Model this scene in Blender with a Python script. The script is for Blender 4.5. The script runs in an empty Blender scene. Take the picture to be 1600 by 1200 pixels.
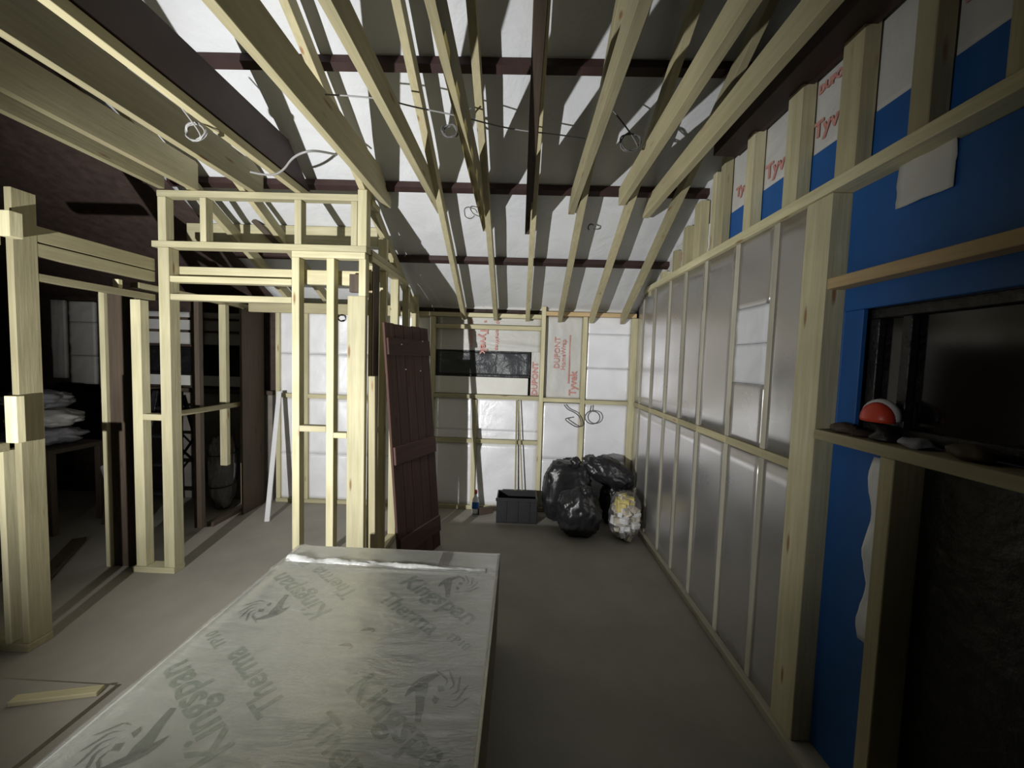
import bpy, bmesh, math, random
from mathutils import Vector, Matrix, noise
random.seed(7)
S = bpy.context.scene
COL = S.collection
PI = math.pi
V = Vector

# ------------------------------------------------------------------ camera
F_PX, H = 620.0, 1.7
yaw, pit, rol = -0.0190209, 0.0594657, 0.0313595
cy, sy, cp, sp, cr, sr = math.cos(yaw), math.sin(yaw), math.cos(pit), math.sin(pit), math.cos(rol), math.sin(rol)
YM = Matrix(((cy, 0, -sy), (0, 1, 0), (sy, 0, cy)))
PM = Matrix(((1, 0, 0), (0, cp, -sp), (0, sp, cp)))
QM = Matrix(((cr, -sr, 0), (sr, cr, 0), (0, 0, 1)))
M = QM @ PM @ YM                       # (right, down, forward) world -> camera
def w(row): return V((row[0], row[2], -row[1]))
right, up, back = w(M[0]), -w(M[1]), -w(M[2])
cd = bpy.data.cameras.new('camera'); cam = bpy.data.objects.new('camera', cd); COL.objects.link(cam)
cd.sensor_width = 36; cd.lens = F_PX / 1600 * 36; cd.clip_start = 0.02
m = Matrix((right, up, back)).transposed().to_4x4(); m.translation = V((0, 0, H))
cam.matrix_world = m
S.camera = cam

# ------------------------------------------------------------------ light, world, exposure
wd = bpy.data.worlds.new('night'); S.world = wd; wd.use_nodes = True
wd.node_tree.nodes['Background'].inputs[0].default_value = (0.75, 0.8, 1.0, 1)
wd.node_tree.nodes['Background'].inputs[1].default_value = 0.004
LP = V((-2.02, 0.0, 1.28))
ld = bpy.data.lights.new('work_light', 'SPOT'); lo = bpy.data.objects.new('work_light', ld); COL.objects.link(lo)
ld.energy = 680; ld.spot_size = math.radians(113); ld.spot_blend = 1.0; ld.shadow_soft_size = 0.018
ld.color = (1.0, 0.99, 0.96)
lo.location = LP
lo.rotation_euler = (V((-0.95, 4.0, 2.15)) - LP).to_track_quat('-Z', 'Y').to_euler()
S.view_settings.view_transform = 'Standard'; S.view_settings.look = 'None'
S.view_settings.gamma = 1; S.view_settings.use_curve_mapping = False
S.view_settings.exposure = 0.0

# ------------------------------------------------------------------ materials
def new_mat(name):
    mt = bpy.data.materials.new(name); mt.use_nodes = True
    nt = mt.node_tree; b = nt.nodes['Principled BSDF']
    return mt, nt, b
def N(nt, t, **k):
    n = nt.nodes.new(t)
    for a, v in k.items():
        if a in n.inputs: n.inputs[a].default_value = v
        else: setattr(n, a, v)
    return n
def ramp(nt, src, stops):
    r = N(nt, 'ShaderNodeValToRGB'); nt.links.new(src, r.inputs[0])
    e = r.color_ramp.elements
    e[0].position, e[0].color = stops[0][0], (*stops[0][1], 1)
    e[1].position, e[1].color = stops[-1][0], (*stops[-1][1], 1)
    for p, c in stops[1:-1]:
        q = e.new(p); q.color = (*c, 1)
    return r.outputs[0]
def timber_mat(name, c1, c2, knot):
    mt, nt, b = new_mat(name); L = nt.links.new
    tc = N(nt, 'ShaderNodeTexCoord'); oi = N(nt, 'ShaderNodeObjectInfo')
    add = N(nt, 'ShaderNodeVectorMath', operation='ADD'); L(tc.outputs['Object'], add.inputs[0])
    ml = N(nt, 'ShaderNodeMath', operation='MULTIPLY'); ml.inputs[1].default_value = 37.0
    L(oi.outputs['Random'], ml.inputs[0]); L(ml.outputs[0], add.inputs[1])
    mp = N(nt, 'ShaderNodeMapping'); mp.inputs['Scale'].default_value = (1.6, 26, 26); L(add.outputs[0], mp.inputs[0])
    n1 = N(nt, 'ShaderNodeTexNoise', Scale=1.5, Detail=5.0, Roughness=0.6); L(mp.outputs[0], n1.inputs['Vector'])
    base = ramp(nt, n1.outputs[0], [(0.3, c1), (0.7, c2)])
    mp2 = N(nt, 'ShaderNodeMapping'); mp2.inputs['Scale'].default_value = (2.2, 11, 11); L(add.outputs[0], mp2.inputs[0])
    vo = N(nt, 'ShaderNodeTexVoronoi', Scale=1.0); L(mp2.outputs[0], vo.inputs['Vector'])
    kf = ramp(nt, vo.outputs['Distance'], [(0.06, (1, 1, 1)), (0.13, (0, 0, 0))])
    n2 = N(nt, 'ShaderNodeTexNoise', Scale=2.0, Detail=3.0); L(add.outputs[0], n2.inputs['Vector'])
    mx = N(nt, 'ShaderNodeMixRGB'); L(kf, mx.inputs[0]); L(base, mx.inputs[1]); mx.inputs[2].default_value = (*knot, 1)
    hs = N(nt, 'ShaderNodeHueSaturation'); L(mx.outputs[0], hs.inputs['Color'])
    mr = N(nt, 'ShaderNodeMapRange'); mr.inputs[3].default_value = 0.82; mr.inputs[4].default_value = 1.15
    L(oi.outputs['Random'], mr.inputs[0])
    m2 = N(nt, 'ShaderNodeMapRange'); m2.inputs[1].default_value = 0.3; m2.inputs[2].default_value = 0.7; m2.inputs[3].default_value = 0.86; m2.inputs[4].default_value = 1.1
    L(n2.outputs[0], m2.inputs[0])
    mm = N(nt, 'ShaderNodeMath', operation='MULTIPLY'); L(mr.outputs[0], mm.inputs[0]); L(m2.outputs[0], mm.inputs[1])
    L(mm.outputs[0], hs.inputs['Value']); L(hs.outputs[0], b.inputs['Base Color'])
    b.inputs['Roughness'].default_value = 0.72
    bp = N(nt, 'ShaderNodeBump', Strength=0.25, Distance=0.01); L(n1.outputs[0], bp.inputs['Height']); L(bp.outputs[0], b.inputs['Normal'])
    return mt
def foil_mat(name, col, metal, rough, wr=0.35, scale=2.2, dist=0.02, rscale=(1, 1, 1)):
    mt, nt, b = new_mat(name); L = nt.links.new
    tc = N(nt, 'ShaderNodeTexCoord'); oi = N(nt, 'ShaderNodeObjectInfo')
    ge = N(nt, 'ShaderNodeNewGeometry')
    mp = N(nt, 'ShaderNodeMapping'); mp.inputs['Scale'].default_value = rscale; L(ge.outputs['Position'], mp.inputs[0])
    n1 = N(nt, 'ShaderNodeTexNoise', Scale=scale, Detail=6.0, Roughness=0.55, Distortion=0.5); L(mp.outputs[0], n1.inputs['Vector'])
    n2 = N(nt, 'ShaderNodeTexNoise', Scale=60.0, Detail=2.0); L(mp.outputs[0], n2.inputs['Vector'])
    mx = N(nt, 'ShaderNodeMath', operation='MULTIPLY_ADD'); L(n2.outputs[0], mx.inputs[0]); mx.inputs[1].default_value = 0.05; L(n1.outputs[0], mx.inputs[2])
    bp = N(nt, 'ShaderNodeBump', Strength=wr, Distance=dist * 3); L(mx.outputs[0], bp.inputs['Height']); L(bp.outputs[0], b.inputs['Normal'])
    c = ramp(nt, n1.outputs[0], [(0.3, tuple(x * 0.9 for x in col)), (0.7, col)]); L(c, b.inputs['Base Color'])
    b.inputs['Metallic'].default_value = metal
    r = N(nt, 'ShaderNodeMapRange'); r.inputs[1].default_value = 0.3; r.inputs[2].default_value = 0.7
    r.inputs[3].default_value = rough - 0.06; r.inputs[4].default_value = rough + 0.08
    L(n1.outputs[0], r.inputs[0]); L(r.outputs[0], b.inputs['Roughness'])
    return mt
def plain(name, col, rough=0.6, metal=0.0, nscale=8.0, var=0.25, bump=0.1, spec=0.5, dist=0.01):
    mt, nt, b = new_mat(name); L = nt.links.new
    tc = N(nt, 'ShaderNodeTexCoord')
    n1 = N(nt, 'ShaderNodeTexNoise', Scale=nscale, Detail=6.0, Roughness=0.6); L(tc.outputs['Object'], n1.inputs['Vector'])
    c = ramp(nt, n1.outputs[0], [(0.3, tuple(x * (1 - var) for x in col)), (0.7, tuple(min(1, x * (1 + var)) for x in col))])
    L(c, b.inputs['Base Color']); b.inputs['Roughness'].default_value = rough; b.inputs['Metallic'].default_value = metal
    b.inputs['Specular IOR Level'].default_value = spec
    bp = N(nt, 'ShaderNodeBump', Strength=bump, Distance=dist); L(n1.outputs[0], bp.inputs['Height']); L(bp.outputs[0], b.inputs['Normal'])
    return mt
T_FRAME = timber_mat('treated_timber', (0.46, 0.425, 0.255), (0.61, 0.565, 0.375), (0.27, 0.16, 0.07))
T_JOIST = timber_mat('joist_timber', (0.36, 0.325, 0.195), (0.45, 0.405, 0.25), (0.26, 0.15, 0.07))
T_GREY = timber_mat('foil_dulled_timber', (0.36, 0.34, 0.27), (0.46, 0.44, 0.36), (0.26, 0.2, 0.13))
T_LEFT = timber_mat('grazing_shade_timber', (0.24, 0.215, 0.125), (0.33, 0.30, 0.185), (0.15, 0.09, 0.05))  # doorway timber, base colour darkened to imitate weak grazing light
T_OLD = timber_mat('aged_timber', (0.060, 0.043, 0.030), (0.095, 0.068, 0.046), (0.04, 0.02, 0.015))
T_PINK = timber_mat('orange_timber', (0.50, 0.36, 0.18), (0.62, 0.46, 0.26), (0.3, 0.15, 0.07))
STEEL = plain('red_oxide_steel', (0.040, 0.021, 0.019), 0.55, 0.2, 6)
FOIL = foil_mat('bright_foil', (0.91, 0.92, 0.97), 0.15, 0.36, 0.30, 3.0, 0.012)
FOILR = foil_mat('satin_foil', (0.66, 0.65, 0.65), 0.85, 0.30, 0.05, 1.6, 0.006)
WRAP = foil_mat('breather_membrane', (0.60, 0.60, 0.58), 0.0, 0.5, 0.4, 5.0, 0.01)
ROOFM = foil_mat('roof_blanket', (0.66, 0.68, 0.71), 0.0, 0.55, 0.5, 3.0, 0.012)
BLUE = plain('blue_board', (0.014, 0.10, 0.34), 0.6, 0, 3, 0.15)
BLACK = plain('black_plastic', (0.012, 0.012, 0.014), 0.42, 0, 9, 0.3, 0.6, 0.5, 0.03)
DARKPOLY = foil_mat('grey_poly_sheet', (0.055, 0.06, 0.068), 0.0, 0.35, 0.5, 6, 0.02)
BAGM = plain('black_bin_liner', (0.014, 0.014, 0.016), 0.36, 0, 5, 0.2, 0.22, 0.5, 0.03)
CRATE = plain('black_crate_plastic', (0.014, 0.015, 0.017), 0.5, 0, 9, 0.15, 0.1)
GLASSD = plain('night_glass', (0.004, 0.004, 0.005), 0.12, 0, 2, 0.1, 0.0)
WHITE = plain('white_board', (0.70, 0.70, 0.66), 0.6, 0, 5, 0.06)
WHITEP = plain('white_plastic', (0.72, 0.73, 0.75), 0.35, 0, 5, 0.06)
FLOORM = plain('floor_screed', (0.305, 0.287, 0.25), 0.75, 0, 3.0, 0.10, 0.12)
BOARDF = foil_mat('board_facing', (0.41, 0.43, 0.38), 0.1, 0.55, 0.12, 3.5, 0.006)
PIR = plain('yellow_foam', (0.20, 0.175, 0.11), 0.85, 0, 20, 0.1)
INK = plain('green_ink', (0.13, 0.19, 0.125), 0.7, 0, 30, 0.5)
INKD = plain('dark_green_ink', (0.028, 0.065, 0.03), 0.7, 0, 30, 0.5)
REDINK = plain('red_ink', (0.56, 0.27, 0.24), 0.6, 0, 30, 0.25)
CABLE = plain('grey_cable', (0.27, 0.27, 0.27), 0.4, 0, 5, 0.05)
CABLED = plain('dark_grey_cable', (0.10, 0.10, 0.10), 0.4, 0, 5, 0.05)
DOORM = timber_mat('stained_door', (0.050, 0.024, 0.018), (0.085, 0.040, 0.030), (0.03, 0.012, 0.01))
DOORL = timber_mat('stained_ledge', (0.085, 0.042, 0.034), (0.12, 0.060, 0.048), (0.04, 0.02, 0.01))
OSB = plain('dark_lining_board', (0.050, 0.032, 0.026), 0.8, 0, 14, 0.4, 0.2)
REDP = plain('red_plastic', (0.65, 0.06, 0.03), 0.4, 0, 10, 0.2)
RUBBLE = plain('rubble_mix', (0.50, 0.46, 0.38), 0.6, 0, 14, 0.45, 0.4)
YEL = plain('yellow_scrap', (0.62, 0.52, 0.15), 0.5, 0, 10, 0.2)
METAL = plain('galvanised_metal', (0.5, 0.5, 0.52), 0.35, 0.9, 10, 0.1)
GREYS = plain('grey_sacking', (0.30, 0.30, 0.33), 0.7, 0, 8, 0.3, 0.5, 0.5, 0.03)
CONC = plain('grey_block', (0.20, 0.185, 0.165), 0.85, 0, 6, 0.2, 0.2)
def film_mat():
    mt, nt, b = new_mat('clear_film'); L = nt.links.new
    out = nt.nodes['Material Output']
    ge = N(nt, 'ShaderNodeNewGeometry')
    n1 = N(nt, 'ShaderNodeTexNoise', Scale=7.0, Detail=6.0, Roughness=0.65, Distortion=2.2)
    mp = N(nt, 'ShaderNodeMapping'); mp.inputs['Scale'].default_value = (0.6, 2.0, 1.0); mp.inputs['Rotation'].default_value = (0, 0, 0.25)
    L(ge.outputs['Position'], mp.inputs[0]); L(mp.outputs[0], n1.inputs['Vector'])
    bp = N(nt, 'ShaderNodeBump', Strength=0.22, Distance=0.02); L(n1.outputs[0], bp.inputs['Height'])
    gl = N(nt, 'ShaderNodeBsdfGlossy'); gl.inputs['Roughness'].default_value = 0.16; gl.inputs['Color'].default_value = (0.9, 0.9, 0.9, 1); L(bp.outputs[0], gl.inputs['Normal'])
    df = N(nt, 'ShaderNodeBsdfDiffuse'); df.inputs['Color'].default_value = (0.8, 0.8, 0.8, 1); L(bp.outputs[0], df.inputs['Normal'])
    tr = N(nt, 'ShaderNodeBsdfTransparent')
    s1 = N(nt, 'ShaderNodeMixShader'); s1.inputs[0].default_value = 0.06; L(tr.outputs[0], s1.inputs[1]); L(df.outputs[0], s1.inputs[2])
    fr = N(nt, 'ShaderNodeFresnel', IOR=1.45); L(bp.outputs[0], fr.inputs['Normal'])
    s2 = N(nt, 'ShaderNodeMixShader'); fm = N(nt, 'ShaderNodeMath', operation='MULTIPLY'); fm.inputs[1].default_value = 0.45; L(fr.outputs[0], fm.inputs[0]); L(fm.outputs[0], s2.inputs[0]); L(s1.outputs[0], s2.inputs[1]); L(gl.outputs[0], s2.inputs[2])
    L(s2.outputs[0], out.inputs[0])
    return mt
FILM = film_mat()

# ------------------------------------------------------------------ helpers
def link(name, me, mat, parent=None):
    o = bpy.data.objects.new(name, me); COL.objects.link(o)
    if mat is not None and len(me.materials) == 0: me.materials.append(mat)
    if parent: o.parent = parent
    return o
def tag(o, label=None, cat=None, group=None, kind=None):
    if label: o['label'] = label
    if cat: o['category'] = cat
    if group: o['group'] = group
    if kind: o['kind'] = kind
    return o
def empty(name, loc=(0, 0, 0)):
    o = bpy.data.objects.new(name, None); COL.objects.link(o); o.location = loc; o.empty_display_size = 0.1
    return o
def boxmesh(l, a, b, bev=0.0025):
    bm = bmesh.new(); bmesh.ops.create_cube(bm, size=1)
    bmesh.ops.scale(bm, vec=(l, a, b), verts=bm.verts)
    bv = min(bev, a * 0.3, b * 0.3, l * 0.3)
    if bv > 0: bmesh.ops.bevel(bm, geom=bm.edges[:], offset=bv, segments=1, affect='EDGES')
    me = bpy.data.meshes.new('box'); bm.to_mesh(me); bm.free(); return me
def put(o, mw, parent):
    """place with world matrix mw although parented"""
    if parent:
        o.parent = parent; o.matrix_parent_inverse = Matrix.Identity(4); pm = parent.matrix_basis.copy()
        if parent.parent: pm = parent.parent.matrix_basis @ pm
        o.matrix_basis = pm.inverted() @ mw
    else: o.matrix_basis = mw
    return o
def box(name, x0, x1, y0, y1, z0, z1, mat, parent=None, bev=0.0025, rz=0.0, ry=0.0, rx=0.0):
    d = [x1 - x0, y1 - y0, z1 - z0]; ax = d.index(max(d))
    c = V(((x0 + x1) / 2, (y0 + y1) / 2, (z0 + z1) / 2))
    if ax == 0: me = boxmesh(d[0], d[1], d[2], bev); r = Matrix.Identity(4)
    elif ax == 1: me = boxmesh(d[1], d[0], d[2], bev); r = Matrix.Rotation(PI / 2, 4, 'Z')
    else: me = boxmesh(d[2], d[1], d[0], bev); r = Matrix.Rotation(-PI / 2, 4, 'Y')
    e = Matrix.Rotation(rz, 4, 'Z') @ Matrix.Rotation(ry, 4, 'Y') @ Matrix.Rotation(rx, 4, 'X')
    return put(link(name, me, mat), Matrix.Translation(c) @ e @ r, parent)
def beam(name, p, q, a, b, mat, parent=None, side=V((0, 0, 1)), bev=0.0025):
    """straight timber from p to q, b measured along side, a across it"""
    p, q = V(p), V(q); d = (q - p); l = d.length; x = d.normalized()
    y = side.cross(x).normalized(); z = x.cross(y)
    r = Matrix((x, y, z)).transposed().to_4x4(); r.translation = (p + q) / 2
    return put(link(name, boxmesh(l, a, b, bev), mat), r, parent)
def prism(name, poly, axis, t0, t1, mat, parent=None, bev=0.0):
    """polygon in the plane perpendicular to axis ('X': (y,z), 'Y': (x,z), 'Z': (x,y)), thick from t0 to t1"""
    def P(a, b, t): return {'X': (t, a, b), 'Y': (a, t, b), 'Z': (a, b, t)}[axis]
    bm = bmesh.new()
    A = [bm.verts.new(P(a, b, t0)) for a, b in poly]; B = [bm.verts.new(P(a, b, t1)) for a, b in poly]
    bm.faces.new(A); bm.faces.new(B[::-1]); n = len(poly)
    for i in range(n): bm.faces.new((A[i], B[i], B[(i + 1) % n], A[(i + 1) % n]))
    bmesh.ops.recalc_face_normals(bm, faces=bm.faces[:])
    c = sum((v.co for v in bm.verts), V()) / len(bm.verts)
    if bev: bmesh.ops.bevel(bm, geom=bm.edges[:], offset=bev, segments=1, affect='EDGES')
    # long axis becomes local x for the grain
    ext = [max(v.co[i] for v in bm.verts) - min(v.co[i] for v in bm.verts) for i in range(3)]
    ax = ext.index(max(ext))
    r = [Matrix.Identity(4), Matrix.Rotation(PI / 2, 4, 'Z'), Matrix.Rotation(-PI / 2, 4, 'Y')][ax]
    mw = Matrix.Translation(c) @ r
    bm.transform(mw.inverted())
    me = bpy.data.meshes.new(name); bm.to_mesh(me); bm.free()
    return put(link(name, me, mat), mw, parent)
def tube(name, pts, rad, mat, parent=None, cyclic=False, res=2):
    cu = bpy.data.curves.new(name, 'CURVE'); cu.dimensions = '3D'; cu.bevel_depth = rad; cu.bevel_resolution = res; cu.resolution_u = 4
    s = cu.splines.new('NURBS'); s.points.add(len(pts) - 1); s.order_u = 3; s.use_endpoint_u = True
    for i, p in enumerate(pts): s.points[i].co = (*p, 1)
    s.use_cyclic_u = cyclic
    o = bpy.data.objects.new('t', cu); COL.objects.link(o)
    me = bpy.data.meshes.new_from_object(o.evaluated_get(bpy.context.evaluated_depsgraph_get()))
    bpy.data.objects.remove(o); bpy.data.curves.remove(cu)
    me.materials.clear()
    for p in me.polygons: p.use_smooth = True
    ob = link(name, me, mat)
    return put(ob, Matrix.Identity(4), parent)
def sheet(name, origin, u, v, nu, nv, fn, mat, parent=None, thick=0.003):
    """a rippled sheet with real thickness: origin + s*u + t*v + fn(s,t)*normal"""
    o3, u, v = V(origin), V(u), V(v); n = u.cross(v).normalized()
    bm = bmesh.new(); rows = [[], []]
    for k in (0, 1):
        for i in range(nu + 1):
            rows[k].append([bm.verts.new(o3 + u * (i / nu) + v * (j / nv) + n * (fn(i / nu, j / nv) - k * thick)) for j in range(nv + 1)])
    for i in range(nu):
        for j in range(nv):
            a = rows[0]; bm.faces.new((a[i][j], a[i + 1][j], a[i + 1][j + 1], a[i][j + 1]))
            a = rows[1]; bm.faces.new((a[i][j + 1], a[i + 1][j + 1], a[i + 1][j], a[i][j]))
    for i in range(nu):
        for j in (0, nv): bm.faces.new((rows[0][i][j], rows[1][i][j], rows[1][i + 1][j], rows[0][i + 1][j]))
    for j in range(nv):
        for i in (0, nu): bm.faces.new((rows[0][i][j], rows[1][i][j], rows[1][i][j + 1], rows[0][i][j + 1]))
    bmesh.ops.recalc_face_normals(bm, faces=bm.faces[:])
    for f in bm.faces: f.smooth = True
    me = bpy.data.meshes.new(name); bm.to_mesh(me); bm.free()
    return put(link(name, me, mat), Matrix.Identity(4), parent)
def fb(x, y, z, s=1.0): return noise.fractal(V((x * s, y * s, z * s)), 1.0, 2.0, 4)
def text_mesh(name, body, size, mw, mat, parent, extrude=0.0008, shear=0.0, bold=0.0):
    cu = bpy.data.curves.new('t', 'FONT'); cu.body = body; cu.size = size; cu.extrude = extrude; cu.align_x = 'CENTER'; cu.align_y = 'CENTER'
    cu.shear = shear; cu.offset = bold; cu.resolution_u = 2
    o = bpy.data.objects.new('t', cu); COL.objects.link(o)
    me = bpy.data.meshes.new_from_object(o.evaluated_get(bpy.context.evaluated_depsgraph_get()))
    bpy.data.objects.remove(o); me.materials.clear()
    return put(link(name, me, mat), mw, parent)
def lump(name, c, r, mat, parent=None, seed=0, amp=0.18, fs=2.2, sub=5, flat=0.0, pinch=0.0, box_=0.0):
    """a bag: icosphere squashed, wrinkled with noise, bottom flattened at c.z - r.z"""
    bm = bmesh.new(); bmesh.ops.create_icosphere(bm, subdivisions=sub, radius=1)
    for v in bm.verts:
        p = v.co.copy()
        if box_:
            q = V([math.copysign(abs(t) ** (1 - box_), t) for t in p]); p = q * 0.86
        k = 1 + amp * fb(p.x + seed, p.y, p.z, fs) + amp * 0.5 * abs(fb(p.x - seed, p.y + 3, p.z, fs * 2.6)) - amp * 0.25 * (1 - abs(fb(p.x * 1.2 + seed, p.y * 1.2, p.z * 0.5, fs * 1.8))) ** 8
        p *= k
        if pinch and p.z > 0: p.x *= 1 - pinch * p.z ** 2; p.y *= 1 - pinch * p.z ** 2
        p.z = max(p.z, -0.93)
        v.co = V((p.x * r[0], p.y * r[1], p.z * r[2] + 0.0))
    for f in bm.faces: f.smooth = True
    me = bpy.data.meshes.new(name); bm.to_mesh(me); bm.free()
    o = put(link(name, me, mat), Matrix.Translation(V(c)), parent); return o

# ================================================================== SETTING
# ---- floor
fl = box('floor', -6.3, 1.5, -1.6, 4.75, -0.12, 0, FLOORM, None, 0); tag(fl, kind='structure')

# ---- roof: blanket over purlins over rafters, joists below
RY, RZ = 4.38, 2.20                      # underside of rafters at the back wall plate
def rz(y, off=0.0): return RZ + off + 0.5 * (RY - y)
def roof_sheet(x0, x1, y0, y1, mat, name):
    n = V((0, 0.4472, 0.8944))
    bm = bmesh.new(); nx, ny = 60, 46; g = []
    for i in range(nx + 1):
        row = []
        for j in range(ny + 1):
            x = x0 + (x1 - x0) * i / nx; y = y0 + (y1 - y0) * j / ny
            row.append(bm.verts.new((x, y, rz(y, 0.128) + 0.012 * fb(x, y, 0, 2.3))))
        g.append(row)
    for i in range(nx):
        for j in range(ny): bm.faces.new((g[i][j], g[i][j + 1], g[i + 1][j + 1], g[i + 1][j]))
    r = bmesh.ops.extrude_face_region(bm, geom=bm.faces[:])
    for v in [e for e in r['geom'] if isinstance(e, bmesh.types.BMVert)]: v.co.z += 0.05
    bmesh.ops.recalc_face_normals(bm, faces=bm.faces[:])
    for f in bm.faces: f.smooth = True
    me = bpy.data.meshes.new(name); bm.to_mesh(me); bm.free()
    return link(name, me, mat)
ceil = roof_sheet(-2.75, 1.5, -1.6, 4.75, ROOFM, 'ceiling'); tag(ceil, kind='structure')
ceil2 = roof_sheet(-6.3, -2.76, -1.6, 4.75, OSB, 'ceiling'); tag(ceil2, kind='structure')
for y in (3.74, 3.03, 2.305, 1.58, 0.86, 0.14):
    prism('purlin', [(y - 0.02, rz(y - 0.02, 0.075)), (y + 0.022, rz(y + 0.022, 0.075)), (y + 0.022, rz(y + 0.022, 0.115)), (y - 0.02, rz(y - 0.02, 0.115))], 'X', -2.7, 1.42, STEEL, ceil)
for x, m_ in ((-2.45, T_JOIST), (-2.06, T_JOIST), (-1.17, T_JOIST), (-0.635, T_JOIST), (-0.285, T_JOIST), (0.065, T_JOIST), (0.42, T_JOIST), (0.765, T_JOIST), (1.10, T_JOIST)):
    y0 = -1.4; y1 = 4.40; t = 0.045
    prism('rafter', [(y0, rz(y0, -0.06)), (y1, rz(y1, -0.06)), (y1, rz(y1, 0.04)), (y0, rz(y0, 0.04))], 'X', x - t / 2, x + t / 2, m_, ceil, 0.002)
JZ = 2.85
for x, d, ye, m_, t in ((-2.61, 0.15, 2.87, T_JOIST, 0.045), (-2.39, 0.20, 2.90, T_JOIST, 0.047), (-1.965, 0.20, 2.98, T_JOIST, 0.047), (-1.63, 0.05, 3.05, T_JOIST, 0.045),
                    (-1.065, 0.20, 3.14, T_JOIST, 0.047), (-0.675, 0.12, 3.23, T_JOIST, 0.047), (-0.325, 0.12, 3.42, T_JOIST, 0.047),
                    (0.028, 0.12, 3.44, T_OLD, 0.047), (0.36, 0.12, 3.18, T_JOIST, 0.047), (0.70, 0.12, 2.98, T_JOIST, 0.047), (0.95, 0.12, 3.22, T_JOIST, 0.047)):
    top = JZ + d; ya = ye
    yb = min(ye, RY - (top - RZ - 0.10) / 0.5)
    poly = [(-1.3, JZ), (ya, JZ), (ya, min(top, rz(ya, 0.10))), (yb, top), (-1.3, top)]
    if abs(yb - ya) < 0.02: poly = [(-1.3, JZ), (ya, JZ), (ya, top), (-1.3, top)]
    prism('ceiling_joist', poly, 'X', x - t / 2, x + t / 2, m_, ceil, 0.002)
bm_ = prism('steel_beam', [(-1.3, 2.905), (3.0, 2.905), (2.72, 3.13), (-1.3, 3.13)], 'X', -1.66, -1.60, STEEL, ceil, 0.002)

# ---- back wall (plane y = 4.40)
YB = 4.40
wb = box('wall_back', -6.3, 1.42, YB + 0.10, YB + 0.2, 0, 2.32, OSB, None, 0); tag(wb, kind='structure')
studx = [(-2.72, 0, 2.16), (-2.40, 0, 2.16), (-2.07, 0, 2.16), (-1.76, 0, 2.16), (-1.40, 0, 2.16), (-0.98, 0, 2.16), (-0.495, 0, 1.25), (0.245, 0, 2.30), (0.705, 0, 2.20), (1.235, 0, 2.20)]
for x, z0, z1 in studx:
    box('stud', x - 0.023, x + (0.023 if x < 1.2 else 0.055), YB, YB + 0.09, z0 + 0.045, z1, T_FRAME, wb)
def nog(x0, x1, z0, z1, m_=T_FRAME, y0=YB, y1=YB + 0.09): return box('noggin', x0, x1, y0, y1, z0, z1, m_, wb)
xs = [s[0] for s in studx]
for a, b in zip(xs[:4], xs[1:5]): nog(a + 0.024, b - 0.024, 1.205, 1.25)
nog(-1.376, -1.004, 1.205, 1.25)
nog(-0.956, 0.221, 1.262, 1.307); nog(0.269, 0.681, 1.25, 1.295); nog(0.729, 1.211, 1.24, 1.285)
nog(-0.956, -0.52, 0.76, 0.805); nog(-0.471, 0.221, 0.76, 0.805)
nog(-0.956, 0.221, 2.035, 2.08)
box('top_plate', -2.75, -1.0, YB, YB + 0.09, 2.162, 2.21, T_FRAME, wb)
box('top_plate', -1.0, 0.221, YB, YB + 0.09, 2.165, 2.21, T_FRAME, wb)
box('top_plate', 0.269, 1.258, YB, YB + 0.09, 2.205, 2.25, T_PINK, wb)
box('bottom_plate', -2.75, 1.258, YB, YB + 0.09, 0.0, 0.044, T_FRAME, wb)
# insulation panels between the studs
def panel(x0, x1, z0, z1, mat=FOIL, y=YB + 0.03, name='insulation_panel', amp=0.004):
    sd = random.random() * 50
    return sheet(name, (x0, y, z0), (x1 - x0, 0, 0), (0, 0, z1 - z0), 14, 14, lambda s, t: amp * fb(s * (x1 - x0) + sd, t * (z1 - z0), 0, 5) + random.uniform(-.0003, .0003), mat, wb, 0.05)
edges = [(-2.697, -2.423), (-2.377, -2.093), (-2.047, -1.783), (-1.737, -1.423), (-1.377, -1.003), (-0.957, -0.518), (-0.472, 0.222), (0.268, 0.682), (0.728, 1.212)]
for i, (a, b) in enumerate(edges):
    low = 1.205 if i < 5 else (1.262 if i < 7 else 1.24)
    if i < 5:
        panel(a, b, 0.046, 0.56); panel(a, b, 0.562, 1.20); panel(a, b, 1.252, 1.70); panel(a, b, 1.702, 2.16)
    elif i < 7:
        panel(a, b, 0.046, 0.755); panel(a, b, 0.81, 0.90); panel(a, b, 0.902, low - 0.002)
    else:
        panel(a, b, 0.046, 0.60); panel(a, b, 0.602, low - 0.002)
        if i == 8: panel(a, b, 1.29, 1.64); panel(a, b, 1.642, 2.02); panel(a, b, 2.022, 2.203)
# breather membrane, window 1 and its reveal
fold = lambda s, t: 0.012 * math.sin(9 * (t + 0.8 * s)) * (s > .3) * max(0, 1 - abs(t - .3) * 3) + 0.004 * fb(s, t, 0, 4)
def membrane(o, u, v, f, par, mat=WRAP, n=30, name='breather_membrane'): return sheet(name, o, u, v, n, n, f, mat, par, 0.003)
membrane((-0.956, YB + 0.075, 1.80), (1.176, 0, 0), (0, 0, 0.235), fold, wb)
membrane((-0.956, YB + 0.080, 2.08), (1.176, 0, 0), (0, 0, 0.085), lambda s, t: 0.003 * fb(s, t, 1, 6), wb)
membrane((0.125, YB + 0.080, 1.31), (0.095, 0, 0), (0, 0, 0.50), lambda s, t: 0.003 * fb(s, t, 2, 6), wb)
membrane((0.270, YB + 0.070, 1.296), (0.41, 0, 0), (0, 0, 0.905), lambda s, t: 0.006 * fb(s, t, 3, 4), wb)
membrane((-1.02, YB + 0.06, 2.262), (2.30, 0, 0), (0, 0, 0.10), lambda s, t: 0.003 * fb(s * 4, t, 3, 4), wb)
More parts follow.
